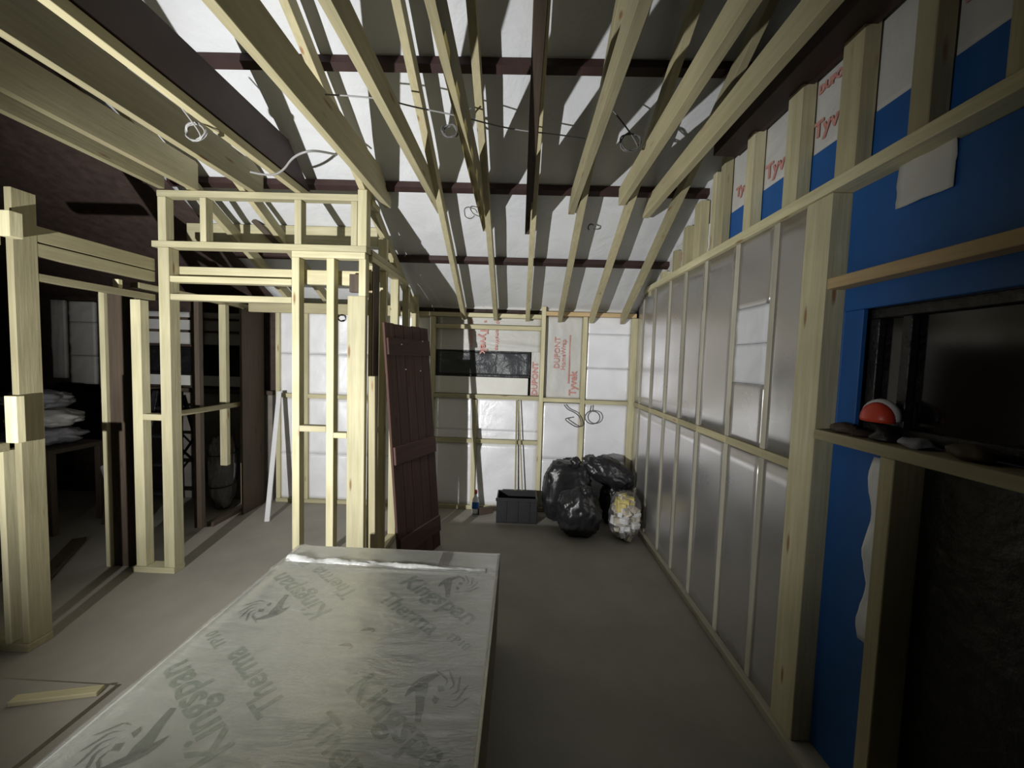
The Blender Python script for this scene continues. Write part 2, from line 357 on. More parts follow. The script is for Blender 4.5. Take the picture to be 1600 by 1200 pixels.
def window(n, x0, x1, z0, z1, sheetm):
    wn = box('window_%d' % n, x0 - 0.01, x1 + 0.01, YB + 0.088, YB + 0.099, z0 - 0.01, z1 + 0.01, GLASSD, None, 0); tag(wn, kind='structure')
    fr = 0.03
    box('window_frame', x0, x1, YB + 0.072, YB + 0.088, z1 - 0.018, z1, BLACK, wn)
    box('window_frame', x0, x1, YB + 0.072, YB + 0.088, z0, z0 + 0.022, BLACK, wn)
    box('window_frame', x0, x0 + fr * .6, YB + 0.072, YB + 0.088, z0 + 0.023, z1 - 0.019, BLACK, wn)
    box('window_frame', x1 - fr * .6, x1, YB + 0.072, YB + 0.088, z0 + 0.023, z1 - 0.019, BLACK, wn)
    sheet('plastic_sheet', (x0 + 0.02, YB + 0.075, z0 + 0.024), (x1 - x0 - 0.04, 0, 0), (0, 0, z1 - z0 - 0.044), 40, 14,
          lambda s, t: 0.006 * math.sin(s * 19 + 3 * fb(s, t, 0, 2)) + 0.003 * fb(s * 3, t, 1, 4), sheetm, wn, 0.002)
    return wn
w1 = window(1, -0.955, 0.112, 1.508, 1.80, DARKPOLY)
b_ = box('reveal_board', -0.955, 0.095, YB + 0.045, YB + 0.075, 1.312, 1.503, WHITE, wb); b_['label'] = 'plain white board below the window'
w2 = window(2, -4.30, -3.05, 1.42, 1.73, BLACK)
b_ = box('reveal_board', -4.32, -3.05, YB + 0.045, YB + 0.075, 1.30, 1.415, WHITE, wb)
b_ = box('block_panel', -4.32, -2.80, YB + 0.03, YB + 0.09, 0.0, 1.22, CONC, wb)
box('noggin', -4.32, -2.78, YB + 0.0, YB + 0.09, 1.225, 1.27, T_OLD, wb)
# left room part of the back wall: pale foil in a dark opening
for x0, x1 in ((-4.30, -3.66), (-3.60, -3.1)):
    sheet('insulation_panel', (x0, YB + 0.05, 1.77), (x1 - x0, 0, 0), (0, 0, 0.36), 10, 10, lambda s, t: 0.004 * fb(s, t, 0, 5), WRAP, wb, 0.03)
for z in (1.90, 2.04): box('noggin', -4.32, -3.05, YB + 0.01, YB + 0.045, z, z + 0.025, T_OLD, wb)
for x0, x1, z0, z1 in ((-5.33, -5.18, 1.34, 2.22), (-5.12, -4.83, 1.28, 1.60), (-5.12, -4.83, 1.604, 1.98), (-5.12, -4.83, 1.984, 2.21)):
    sheet('insulation_panel', (x0, YB + 0.02, z0), (x1 - x0, 0, 0), (0, 0, z1 - z0), 10, 12, lambda s, t: 0.006 * fb(s, t, 5, 3), WRAP, wb, 0.05)
box('stud', -4.76, -4.70, YB, YB + 0.09, 0, 2.3, T_FRAME, wb)
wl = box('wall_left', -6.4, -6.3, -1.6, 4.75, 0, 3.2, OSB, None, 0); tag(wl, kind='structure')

# printed words on the membranes
def wallword(s, x, z, size, rot=-PI / 2, y=YB + 0.066, par=wb, name='printed_word', bold=0.003):
    mw = Matrix.Translation((x, y, z)) @ Matrix.Rotation(PI / 2, 4, 'X') @ Matrix.Rotation(rot, 4, 'Z')
    return text_mesh(name, s, size, mw, REDINK, par, bold=bold)
for zz in (1.93,):
    wallword('Tyvek', -0.42, 2.02 - 0.11, 0.12, PI / 2 + PI, YB + 0.060)
    wallword('HomeWrap', -0.27, 1.94, 0.055, -PI / 2, YB + 0.060, bold=0.001)
    wallword('DUPONT', -0.56, 1.93, 0.045, -PI / 2, YB + 0.060, bold=0.001)
wallword('DUPONT', 0.172, 1.50, 0.09, PI / 2, YB + 0.072)
wallword('Tyvek', 0.60, 1.46, 0.11, PI / 2, YB + 0.060)
wallword('DUPONT', 0.41, 1.80, 0.085, PI / 2, YB + 0.060, bold=0.001)
wallword('HomeWrap', 0.48, 1.78, 0.07, PI / 2, YB + 0.060, bold=0.001)
r_ = box('printed_line', 0.542, 0.554, YB + 0.061, YB + 0.065, 1.46, 2.0, REDINK, wb, 0)
for x in (-0.56, -0.40, -0.27, 0.33, 0.55): wallword('Tyvek', x, 2.31, 0.05, 0, YB + 0.052, bold=0.001)
for x, z, s in ((-0.56, 2.125, 'ek'), (-0.40, 2.125, 'e'), (-0.26, 2.125, 'ap')): wallword(s, x, z, 0.06, -PI / 2, YB + 0.072, bold=0.001)

# ---- right wall (plane x = 1.27)
XR = 1.27
wr = box('wall_right', XR + 0.12, XR + 0.2, 1.70, 4.6, 0, 3.6, OSB, None, 0); tag(wr, kind='structure')
RS = [4.22, 3.87, 3.49, 3.17, 2.83, 2.43, 2.07]
for y in RS:
    box('stud', XR + 0.001, XR + 0.09, y - 0.020, y + 0.020, 0.045, 1.235, T_GREY, wr)
    box('stud', XR + 0.001, XR + 0.09, y - 0.020, y + 0.020, 1.282, 2.43, T_GREY, wr)
ys = [4.418] + RS + [1.825]
for i in range(len(ys) - 1):
    y1, y0 = ys[i] - 0.022, ys[i + 1] + 0.022
    for z0, z1 in ((0.046, 1.234), (1.283, 2.429)):
        if i == 6 and z0 > 1: 
            continue
        a = random.uniform(-0.0025, 0.0025); sd = random.random() * 30
        o = sheet('insulation_panel', (XR + 0.006, y0 + y1 - y0, z0), (0, -(y1 - y0), 0), (0, 0, z1 - z0), 8, 12, lambda s, t: a * (s - .5) + 0.0016 * fb(s + sd, t, 0, 2), FOILR, wr, 0.06)
# the bay with the white patch
y1, y0 = ys[6] - 0.022, ys[7] + 0.022
for z0, z1 in ((1.283, 1.612), (2.036, 2.429)):
    sheet('insulation_panel', (XR + 0.006, y0 + y1 - y0, z0), (0, -(y1 - y0), 0), (0, 0, z1 - z0), 8, 12, lambda s, t: 0.0016 * fb(s, t, 7, 2), FOILR, wr, 0.06)
for z0, z1 in ((1.614, 1.832), (1.836, 2.034)):
    o = sheet('insulation_panel', (XR + 0.003, y0 + 0.015 + y1 - y0 - 0.03, z0), (0, -(y1 - y0 - 0.03), 0), (0, 0, z1 - z0), 10, 10, lambda s, t: 0.005 * fb(s, t, 9, 3), ROOFM, wr, 0.06)
    o['label'] = 'white fleecy insulation offcut'
for i in range(len(ys) - 1):
    box('noggin', XR - 0.002, XR + 0.09, ys[i + 1] + 0.0, ys[i] - 0.001, 1.236, 1.281, T_JOIST, wr)
box('top_plate', XR - 0.02, XR + 0.09, 0.6, 4.38, 2.432, 2.482, T_FRAME, wr)
box('bottom_plate', XR - 0.03, XR + 0.09, 1.56, 4.38, 0.0, 0.044, T_GREY, wr)
box('post', XR - 0.01, XR + 0.12, 1.70, 1.846, 0.045, 2.43, T_FRAME, wr)['label'] = 'thick doubled end post'
# blue board section beyond the foil
bl = [(1.70, 0.0), (1.42, 0.0), (1.42, 1.405), (1.70, 1.405)]
box('blue_panel', XR + 0.07, XR + 0.09, 1.46, 1.699, 0.05, 1.405, BLUE, wr)
box('blue_panel', XR + 0.07, XR + 0.09, 1.69, 1.699, 1.455, 2.43, BLUE, wr)
box('blue_panel', XR + 0.07, XR + 0.09, 0.2, 1.699, 1.945, 2.43, BLUE, wr)
box('blue_panel', XR + 0.0701, XR + 0.0899, 1.60, 1.689, 1.455, 1.944, BLUE, wr)
wr['label'] = 'stud wall filled with foil faced insulation'
# upper row: short studs, blue boards below, membrane above
box('blue_panel', XR + 0.07, XR + 0.09, 0.2, 2.95, 2.483, 2.70, BLUE, wr)
membrane((XR + 0.075, 4.35, 2.701), (0, -4.15, 0), (0, 0, 0.75), lambda s, t: 0.004 * fb(s * 5, t, 3, 3), wr)
membrane((XR + 0.066, 4.351, 2.483), (0, -1.4, 0), (0, 0, 0.25), lambda s, t: 0.004 * fb(s * 5, t, 3, 3), wr)
for y, wd_ in ((4.05, .06), (3.72, .09), (3.47, .05), (3.23, .07), (3.02, .10), (2.80, .05), (2.69, .05), (2.36, .07), (1.995, .10), (1.665, .10), (1.37, .07), (1.10, .07)):
    zt = min(3.38, rz(y, 0.02))
    box('cripple_stud', XR + (0 if wd_ > .055 else 0.01), XR + 0.065, y - wd_ / 2, y + wd_ / 2, 2.483, zt, T_JOIST if random.random() < .4 else T_FRAME, wr)
box('wall_plate', XR - 0.10, XR + 0.05, -1.4, 2.6, 3.02, 3.16, STEEL, wr)
# membrane flap over the blue board
o = sheet('membrane_flap', (XR + 0.06, 1.30 + 0.19, 2.285), (0, -(0.19), 0), (0, 0, 0.19), 10, 10, lambda s, t: 0.006 * fb(s, t, 3, 3), WRAP, wr, 0.003)
# printed words along the upper membrane
def rword(s, y, z, size, rot=0):
    mw = Matrix.Translation((XR + 0.066, y, z)) @ Matrix.Rotation(-PI / 2, 4, 'Z') @ Matrix.Rotation(PI / 2, 4, 'X') @ Matrix.Rotation(rot, 4, 'Z')
    return text_mesh('printed_word', s, size, mw, REDINK, wr, bold=0.003)
rword('Tyvek', 1.83, 2.80, 0.10); rword('DUPONT', 1.83, 2.98, 0.05); rword('Tyvek', 2.18, 2.78, 0.11); rword('Tyvek', 1.2, 2.88, 0.12)
rword('Tyvek', 3.36, 2.62, 0.08); rword('Tyvek', 2.52, 2.80, 0.08)
# window 3 in the right wall
w3 = box('window_3', XR + 0.128, XR + 0.138, 0.2, 1.60, 1.455, 1.944, GLASSD, None, 0); tag(w3, kind='structure')
box('window_frame', XR + 0.10, XR + 0.127, 0.2, 1.599, 1.905, 1.943, BLACK, w3)
box('window_frame', XR + 0.10, XR + 0.127, 0.2, 1.599, 1.456, 1.50, BLACK, w3)
box('window_frame', XR + 0.10, XR + 0.127, 1.56, 1.599, 1.501, 1.904, BLACK, w3)
o = box('window_mullion', XR + 0.098, XR + 0.127, 1.43, 1.465, 1.501, 1.904, BLACK, w3)
box('lintel', XR - 0.005, XR + 0.068, 0.2, 1.699, 2.035, 2.08, T_PINK, wr)
sb = box('window_sill', XR - 0.01, XR + 0.12, 0.2, 1.72, 1.408, 1.45, T_JOIST, wr); sb['label'] = 'timber window sill'
box('stud', XR, XR + 0.12, 1.345, 1.40, 0.045, 1.406, T_JOIST, wr)
box('stud', XR, XR + 0.12, 0.90, 0.945, 0.045, 1.406, T_JOIST, wr)
box('lining_panel', XR + 0.10, XR + 0.118, 0.95, 1.344, 0.045, 1.40, BLACK, wr)
box('lining_panel', XR + 0.10, XR + 0.118, 0.2, 0.89, 0.045, 1.40, BLACK, wr)
o = sheet('plastic_strip', (XR + 0.03, 1.41 + 0.05, 0.70), (0, -(0.05), 0), (0, 0, 0.69), 6, 26, lambda s, t: 0.012 * math.sin(t * 16) + 0.004 * fb(s, t * 3, 0, 5), WHITEP, wr, 0.004)
box('bottom_plate', XR - 0.03, XR + 0.12, 0.2, 1.555, 0, 0.044, T_JOIST, wr)

# ================================================================== FRAMES (left)
# cross partition facing the camera, plane y = 2.88
YC = 2.88; D = 0.07
pf = empty('stud_partition', (-1.9, YC, 0)); tag(pf, 'pale timber stud partition with a header box on top, standing behind the insulation stack', 'timber frame')
def cb(n, x0, x1, z0, z1, y0=YC, y1=YC + D, m_=T_FRAME, **k): return box(n, x0, x1, y0, y1, z0, z1, m_, pf, **k)
cb('stud', -2.655, -2.575, 0.045, 2.44, YC - 0.005, YC + 0.085)
cb('stud', -2.655, -2.595, 2.487, 2.80)
cb('stud', -2.345, -2.30, 2.487, 2.80); cb('stud', -1.655, -1.605, 2.487, 2.80)
cb('stud', -1.245, -1.20, 2.487, 2.80, YC, YC + 0.04)
cb('end_post', -1.195, -1.13, 2.487, 2.88, YC - 0.004, YC + 0.075)
cb('top_plate', -2.66, -1.196, 2.802, 2.847)
cb('top_plate', -2.70, -1.13, 2.442, 2.486, YC - 0.006, YC + 0.085)
cb('head_plate', -1.675, -1.14, 2.395, 2.441)
cb('stud', -1.675, -1.62, 0.045, 2.394); cb('stud', -1.42, -1.365, 0.045, 2.394)
cb('end_post', -1.265, -1.135, 0.045, 2.13, YC, YC + 0.05)
cb('stud', -1.185, -1.135, 2.131, 2.394)
cb('noggin', -1.619, -1.421, 1.125, 1.17); cb('noggin', -1.364, -1.266, 1.085, 1.125)
cb('header', -2.574, -1.676, 2.195, 2.238); cb('header', -2.574, -1.676, 2.065, 2.108)
cb('lintel', -2.60, -1.676, 2.235, 2.325, YC + 0.088, YC + 0.13); cb('lintel', -1.675, -1.195, 2.22, 2.325, YC + 0.088, YC + 0.13)
cb('packer', -1.262, -1.19, 2.16, 2.29, YC + 0.02, YC + 0.06, T_OLD)
cb('bottom_plate', -1.68, -1.135, 0.0, 0.044)
# little nib beside the left door opening
cb('stud', -2.875, -2.80, 0.045, 2.06); cb('noggin', -2.799, -2.656, 1.17, 1.215); cb('bottom_plate', -2.90, -2.575, 0.0, 0.044, YC - 0.01, YC + 0.09)
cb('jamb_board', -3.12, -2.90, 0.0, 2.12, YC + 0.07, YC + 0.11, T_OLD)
cb('stud', -3.165, -3.125, 0.0, 2.12, YC + 0.05, YC + 0.10)
# side of the partition, running back from its right end (plane x = -1.12)
sf = empty('side_partition', (-1.15, 3.6, 0)); tag(sf, 'unlit stud frame running back from the partition behind the brown door', 'timber frame')
def sb_(n, x0, x1, y0, y1, z0, z1, m_=T_FRAME): return box(n, x0, x1, y0, y1, z0, z1, m_, sf)
for y in (3.10, 3.30, 3.62, 3.98, 4.32):
    sb_('stud', -1.19, -1.12, y - 0.022, y + 0.022, 0.045, 2.395)
for y in (3.30, 3.62, 3.95):
    zt = min(2.80, rz(y, -0.08) - 0.0)
    if zt > 2.52: sb_('stud', -1.19, -1.12, y - 0.022, y + 0.022, 2.487, zt)
sb_('top_plate', -1.19, -1.12, 2.97, 3.93, 2.40, 2.441); sb_('top_plate', -1.20, -1.12, 2.97, 3.78, 2.442, 2.486)
sb_('top_plate', -1.19, -1.12, 2.965, 3.12, 2.802, 2.847)
sb_('bottom_plate', -1.19, -1.12, 2.97, 4.38, 0, 0.044)
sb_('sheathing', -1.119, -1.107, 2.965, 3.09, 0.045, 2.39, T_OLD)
# cross timbers further back over the boxed room
cf = empty('lowered_ceiling_frame', (-2.0, 3.5, 2.6)); tag(cf, 'broad horizontal timbers seen through the header box of the partition', 'timber frame')
box('beam', -2.9, -1.25, 3.42, 3.465, 2.64, 2.79, T_FRAME, cf)
box('beam', -2.7, -1.2, 3.9, 3.945, 2.10, 2.20, T_JOIST, cf)
beam('brace', (-2.30, 3.40, 2.82), (-2.05, 3.40, 2.58), 0.03, 0.045, T_OLD, cf)
# left partition with the doorway (plane x = -2.68)
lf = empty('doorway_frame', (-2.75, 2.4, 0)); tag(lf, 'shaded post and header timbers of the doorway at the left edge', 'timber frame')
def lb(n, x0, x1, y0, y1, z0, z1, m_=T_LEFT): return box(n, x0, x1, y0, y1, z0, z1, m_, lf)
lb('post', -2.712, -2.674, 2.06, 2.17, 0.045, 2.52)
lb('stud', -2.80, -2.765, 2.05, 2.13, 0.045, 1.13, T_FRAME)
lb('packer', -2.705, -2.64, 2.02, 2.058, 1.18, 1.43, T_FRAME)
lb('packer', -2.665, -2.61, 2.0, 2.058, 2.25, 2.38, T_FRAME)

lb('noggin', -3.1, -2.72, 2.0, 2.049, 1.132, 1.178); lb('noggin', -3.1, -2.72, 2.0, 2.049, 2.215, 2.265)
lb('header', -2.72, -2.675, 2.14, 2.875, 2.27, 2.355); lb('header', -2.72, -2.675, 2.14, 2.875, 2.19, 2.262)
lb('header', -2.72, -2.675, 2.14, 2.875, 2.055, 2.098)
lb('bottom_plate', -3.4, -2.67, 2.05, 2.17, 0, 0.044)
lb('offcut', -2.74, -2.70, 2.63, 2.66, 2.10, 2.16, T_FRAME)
# long frame on the left of the boxed room (plane x = -2.95)
bf = empty('rear_stud_frame', (-2.95, 3.7, 0)); tag(bf, 'dim stud frame with a mid rail behind the partition, in front of the ladder', 'timber frame')
def bb(n, x0, x1, y0, y1, z0, z1, m_=T_JOIST): return box(n, x0, x1, y0, y1, z0, z1, m_, bf)
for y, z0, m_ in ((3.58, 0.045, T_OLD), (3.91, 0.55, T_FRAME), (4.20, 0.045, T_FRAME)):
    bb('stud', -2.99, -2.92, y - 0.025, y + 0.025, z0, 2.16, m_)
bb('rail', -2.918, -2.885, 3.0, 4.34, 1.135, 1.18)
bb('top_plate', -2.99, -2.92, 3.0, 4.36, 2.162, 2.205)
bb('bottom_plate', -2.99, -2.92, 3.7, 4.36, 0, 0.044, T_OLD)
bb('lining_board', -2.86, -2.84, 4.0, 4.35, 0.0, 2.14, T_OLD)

# ================================================================== FREE OBJECTS
# ---- insulation board stack
BX0, BX1, BY0, BY1, BT = -1.285, -0.082, -0.10, 2.30, 0.55
names = ['bottom board of the stack of insulation boards, lying on the floor', 'second board from the bottom of the stack of insulation boards',
         'middle board of the stack of insulation boards', 'insulation board directly under the printed top board']
th = 0.10
for i in range(4):
    o = box('insulation_board', BX0 + 0.004 * i, BX1 - 0.006 + 0.0015 * i, BY0, BY1 - 0.008, 0.03 + i * 0.105, 0.03 + i * 0.105 + 0.10, PIR, None, 0.002)
    tag(o, names[i], 'insulation board', 'stack of insulation boards')
for i, y in enumerate((0.3, 1.2, 2.1)):
    o = box('timber_bearer', BX0 + .05, BX1 - .05, y - 0.04, y + 0.04, 0, 0.029, T_FRAME); tag(o, ('timber bearer under the near end of the board stack', 'timber bearer under the middle of the board stack', 'timber bearer under the far end of the board stack')[i], 'timber', 'bearers under the board stack')
tb = empty('insulation_board', (0, 0, 0.45)); tag(tb, 'top insulation board with green printing, wrapped in creased clear film', 'insulation board', 'stack of insulation boards')
box('foam_core', BX0, BX1, BY0, BY1, 0.452, 0.546, PIR, tb, 0.001)
box('foil_facing', BX0, BX1, BY0, BY1, 0.546, BT, BOARDF, tb, 0.0008)
def ground_word(s, x, y, size, ang, bold=0.002, name='printed_word'):
    return text_mesh(name, s, size, Matrix.Translation((x, y, BT + 0.001)) @ Matrix.Rotation(ang, 4, 'Z'), INK, tb, 0.0004, bold=bold)
def blob(poly, x, y, sc, ang, name='printed_emblem'):
    bm = bmesh.new(); rot = Matrix.Rotation(ang, 2)
    for pl in poly:
        vs = []
        for px, py in pl:
            q = rot @ V((px * sc, py * sc)); vs.append(bm.verts.new((x + q.x, y + q.y, BT + 0.0012)))
        bm.faces.new(vs)
    bmesh.ops.triangulate(bm, faces=bm.faces[:])
    for f in bm.faces:
        if f.normal.z < 0: f.normal_flip()
    r = bmesh.ops.extrude_face_region(bm, geom=bm.faces[:])
    for v in [e for e in r['geom'] if isinstance(e, bmesh.types.BMVert)]: v.co.z += 0.0005
    me = bpy.data.meshes.new(name); bm.to_mesh(me); bm.free()
    return put(link(name, me, INKD), Matrix.Identity(4), tb)
def crescent(r0, r1, a0, a1, n=12, off=0.12):
    A = [(r1 * math.cos(a0 + (a1 - a0) * i / n), r1 * math.sin(a0 + (a1 - a0) * i / n)) for i in range(n + 1)]
    B = [(off * math.sin(PI * i / n) * 0 + (r1 - (r1 - r0) * math.sin(PI * i / n)) * math.cos(a0 + (a1 - a0) * i / n), (r1 - (r1 - r0) * math.sin(PI * i / n)) * math.sin(a0 + (a1 - a0) * i / n)) for i in range(n, -1, -1)]
    return A + B[1:-1]
EMB = []
for k in range(5):                       # mane strokes
    a = -0.5 + 0.42 * k; EMB.append([(0.55 * math.cos(a), 0.55 * math.sin(a)), (0.95 * math.cos(a + .25), 0.95 * math.sin(a + .25)), (1.35 * math.cos(a + .75), 1.35 * math.sin(a + .75)),
                                     (1.18 * math.cos(a + .70), 1.18 * math.sin(a + .70)), (0.82 * math.cos(a + .12), 0.82 * math.sin(a + .12))])
EMB.append(crescent(0.95, 1.12, 1.7, 3.4)); EMB.append([(-.75, .55), (-.55, .62), (-.4, .3), (-.35, -.1), (-.2, -.5), (-.05, -1.1), (-.25, -1.15), (-.5, -.55), (-.75, -.1), (-.9, .2)])
EMB.append([(-.1, .5), (.15, .55), (.25, .35), (.05, .25)]); EMB.append([(-.05, .05), (.2, -.05), (.15, -.3), (0, -.2)])
def block(cx, cy, ang, k=1.0):
    d = V((math.cos(ang), math.sin(ang))); n = V((-d.y, d.x))
    def at(a, b): q = V((cx, cy)) + d * a * k + n * b * k; return q.x, q.y
    ground_word('Kingspan', *at(0, 0), 0.145 * k, ang, 0.0026)
    ground_word('Therma', *at(-0.02, -0.165), 0.125 * k, ang, 0.0022)
    ground_word('TP10', *at(0.30, -0.150), 0.06 * k, ang, 0.001)
    blob(EMB, *at(0.0, 0.135), 0.09 * k, ang + 0.45)
block(-0.335, 1.17, math.radians(-37)); block(-1.03, 1.20, math.radians(-37 + 180), 1.0)
block(-0.36, 1.83, math.radians(-37), 0.95); block(-1.03, 1.82, math.radians(-37 + 180), 0.95)
block(-0.335, 0.5, math.radians(-37)); block(-1.03, 0.52, math.radians(-37 + 180))
for x, y, a in ((-0.60, 1.57, 0.4), (-0.655, 1.475, 0.2)):
    blob([crescent(0.6, 1.0, 0.3, 2.4), [(0.5, .1), (.95, .3), (1.0, .15), (.6, -.05)]], x, y, 0.035, a, 'printed_mark')
# film lying over the top board, with a raised crease near the far end
def filmf(s, t):
    x = BX0 + s * (BX1 - BX0); y = t * 2.28
    h = 0.004 + 0.004 * (1 + fb(x * 1.2, y * 2.2, 0, 2.5)) + 0.003 * abs(fb(x, y, 3, 7)) * (1.2 - s)
    yc = 2.12 - 0.03 * s + 0.012 * fb(x, 0, 0, 3)
    h += 0.0
    yc2 = yc - 0.05 - 0.10 * max(0, .55 - s)
    h += 0.010 * math.exp(-((y - yc2) / 0.012) ** 2)
    h += 0.008 * math.exp(-((s - 0.03) / 0.02) ** 2)
    return h
fo = sheet('clear_wrapping_film', (BX0 - 0.002, 0.0, BT), (BX1 - BX0 + 0.002, 0, 0), (0, 2.28, 0), 70, 170, filmf, FILM, tb, 0.0008)
fo['label'] = 'creased shiny clear film'
def foldf(s, t): return 0.026 * math.sin(PI * t) * (1 - 0.75 * s) * max(0.15, 0.7 + 0.9 * fb(s * 3, t * 0.4, 0, 3)) + 0.0015 + 0.003 * fb(s * 8, t, 2, 3)
FOLD = plain('crumpled_glint_film', (0.42, 0.43, 0.42), 0.22, 0.0, 30, 0.2, 0.4, 0.9, 0.01)  # white glint of the crumpled film put into a pale base colour
ff = sheet('film_fold', (BX0 + 0.02, 2.105, BT + 0.004), (1.12, -0.045, 0), (0, 0.05, 0), 110, 8, foldf, FOLD, tb, 0.001)
ff['label'] = 'raised fold of film, coloured pale for its glint'
fo2 = box('film_tape', -0.42, -0.36, 2.13, 2.285, BT + 0.001, BT + 0.004, OSB, tb); fo2['label'] = 'brown tape strip'

# ---- old brown door leaning against the side partition
P_tl, P_tr, P_br, P_bl = V((-1.085, 3.02, 1.99)), V((-0.895, 3.62, 1.965)), V((-0.69, 3.52, 0.0)), V((-0.90, 2.98, 0.0))
o3 = P_bl; ux = (P_br - P_bl).normalized(); uz = (P_tl - P_bl); uz = (uz - ux * uz.dot(ux)).normalized(); un = ux.cross(uz)
W, HH = (P_br - P_bl).length, 1.97
dr = empty('plank_door', P_bl); tag(dr, 'old dark brown plank door leaning against the frame behind the board stack', 'door')
dm = Matrix((ux, un, uz)).transposed().to_4x4(); dm.translation = o3
def dpart(n, a0, a1, t0, t1, z0, z1, mat, grain='z', bev=0.003):
    if grain == 'z': me = boxmesh(z1 - z0, t1 - t0, a1 - a0, bev); r = Matrix.Rotation(-PI / 2, 4, 'Y')
    else: me = boxmesh(a1 - a0, t1 - t0, z1 - z0, bev); r = Matrix.Identity(4)
    return put(link(n, me, mat), dm @ Matrix.Translation(((a0 + a1) / 2, (t0 + t1) / 2, (z0 + z1) / 2)) @ r, dr)
np_ = 5
for i in range(np_):
    dpart('plank', W * i / np_ + 0.001, W * (i + 1) / np_ - 0.001, 0.0, 0.022, 0.003 * (i % 2), HH - 0.004 * (i % 3), DOORM)
dpart('ledge', 0.01, W - 0.01, 0.0225, 0.042, 0.86, 1.0, DOORL, 'x')['label'] = 'lighter brown ledge'
dpart('ledge', 0.01, W - 0.01, 0.0225, 0.042, 1.72, 1.85, DOORM, 'x'); dpart('ledge', 0.01, W - 0.01, 0.0225, 0.042, 0.14, 0.28, DOORM, 'x')
for i, (a, z) in enumerate(((0.16, 1.80), (0.22, 1.60), (0.42, 1.585), (0.45, 1.84))):
    dpart('screw_head', a, a + 0.012, 0.0222 if z < 1.7 else 0.0425, 0.028 if z < 1.7 else 0.047, z, z + 0.008, METAL, 'x', 0.001)
# pale board behind the door's near edge
o = beam('timber_offcut', (-1.075, 2.93, 0.0), (-1.095, 2.94, 1.55), 0.05, 0.06, T_JOIST, None, V((0, 1, 0))); tag(o, 'pale split timber standing between the partition post and the brown door', 'timber')  # darker joist timber imitates the shade behind the post

# ---- things in the far right corner
def tray():
    t = empty('black_crate', (0.03, 4.18, 0)); tag(t, 'low black plastic crate against the back wall, left of the rubbish bags', 'crate')
    x0, x1, y0, y1, h = -0.20, 0.225, 4.05, 4.32, 0.265
    box('side_wall', x0, x1, y0, y0 + 0.012, 0.012, h, CRATE, t); box('side_wall', x0, x1, y1 - 0.012, y1, 0.012, h, CRATE, t)
    box('side_wall', x0, x0 + 0.012, y0 + .0125, y1 - .0125, 0.012, h, CRATE, t); box('side_wall', x1 - 0.012, x1, y0 + .0125, y1 - .0125, 0.012, h, CRATE, t)
    box('base', x0, x1, y0, y1, 0, 0.0115, CRATE, t); box('rim', x0 - 0.008, x1 + 0.008, y0 - 0.012, y0 - 0.0005, h - 0.03, h + 0.004, CRATE, t)
    for i in range(3): box('rib', x0 + 0.09 + i * 0.12, x0 + 0.11 + i * 0.12, y0 - 0.006, y0 - 0.0004, 0.02, h - 0.032, CRATE, t)
tray()
def bag(nm, c, r, lab, seed, **k):
    t = empty(nm, (c[0], c[1], 0)); tag(t, lab, 'rubbish bag', 'rubbish bags in the corner')
    lump('bag_body', c, r, BAGM, t, seed, **k)
    lump('tied_neck', (c[0] + k.get('dx', 0) * 0 + r[0] * 0.25, c[1] - r[1] * 0.4, c[2] + r[2] * 0.9), (0.05, 0.05, 0.06), BAGM, t, seed + 9, amp=.4, sub=3)
    return t
bag('rubbish_bag', (0.54, 4.17, 0.33), (0.285, 0.16, 0.36), 'largest black rubbish bag, upright against the back wall behind the crate', 1, amp=0.10, fs=1.6, box_=0.42)
bag('rubbish_bag', (0.625, 3.84, 0.235), (0.215, 0.16, 0.25), 'lower black rubbish bag slumped in front of the big one', 12, amp=0.13, fs=1.7)
t = empty('rubbish_bag', (1.02, 4.15, 0)); tag(t, 'long black bag sagging down to the right wall above the clear sack', 'rubbish bag', 'rubbish bags in the corner')
o = lump('bag_body', (0, 0, 0), (0.27, 0.12, 0.15), BAGM, t, 22, amp=0.13, fs=1.8)
put(o, Matrix.Translation((0.975, 4.14, 0.55)) @ Matrix.Rotation(0.42, 4, 'Y'), t)
o = lump('bag_foot', (1.04, 4.18, 0.22), (0.15, 0.12, 0.235), BAGM, t, 25, amp=0.14, fs=1.8)
# clear sack of rubble
t = empty('clear_sack', (1.06, 3.74, 0)); tag(t, 'clear sack of pale and yellow offcuts at the foot of the foil wall', 'sack')
lump('sack_film', (1.06, 3.78, 0.24), (0.165, 0.15, 0.255), FILM, t, 31, amp=0.12, fs=3.0, sub=5, box_=0.25)
random.seed(5)
for i in range(85):
    a = random.uniform(0, 2 * PI); rr = random.uniform(0.2, 0.86) ; z = random.uniform(0.03, 0.41)
    k = math.sqrt(max(0.1, 1 - ((z - 0.21) / 0.25) ** 2))
    mt_ = YEL if (z > 0.33 and i % 2 == 0) else (RUBBLE if i % 3 else WHITEP)
    sx, sy_, sz = [random.uniform(0.04, 0.085) for _ in range(3)]
    o = box('offcut', -sx / 2, sx / 2, -sy_ / 2, sy_ / 2, -sz / 2, sz / 2, mt_, None, 0.004)
    put(o, Matrix.Translation((1.06 + 0.125 * rr * k * math.cos(a), 3.78 + 0.112 * rr * k * math.sin(a), max(z, 0.05))) @ Matrix.Rotation(random.uniform(0, 3), 4, 'Z') @ Matrix.Rotation(random.uniform(-.6, .6), 4, 'X'), t)
# two thin battens leaning behind the crate
o = beam('thin_batten', (-0.005, 4.345, 0.0), (-0.025, 4.385, 1.26), 0.018, 0.012, T_JOIST); tag(o, 'left of the two thin battens standing behind the black crate', 'batten', 'thin battens behind the crate')
o = beam('thin_batten', (0.085, 4.345, 0.0), (-0.002, 4.375, 1.26), 0.018, 0.012, T_JOIST); tag(o, 'right, more slanted of the two thin battens behind the black crate', 'batten', 'thin battens behind the crate')
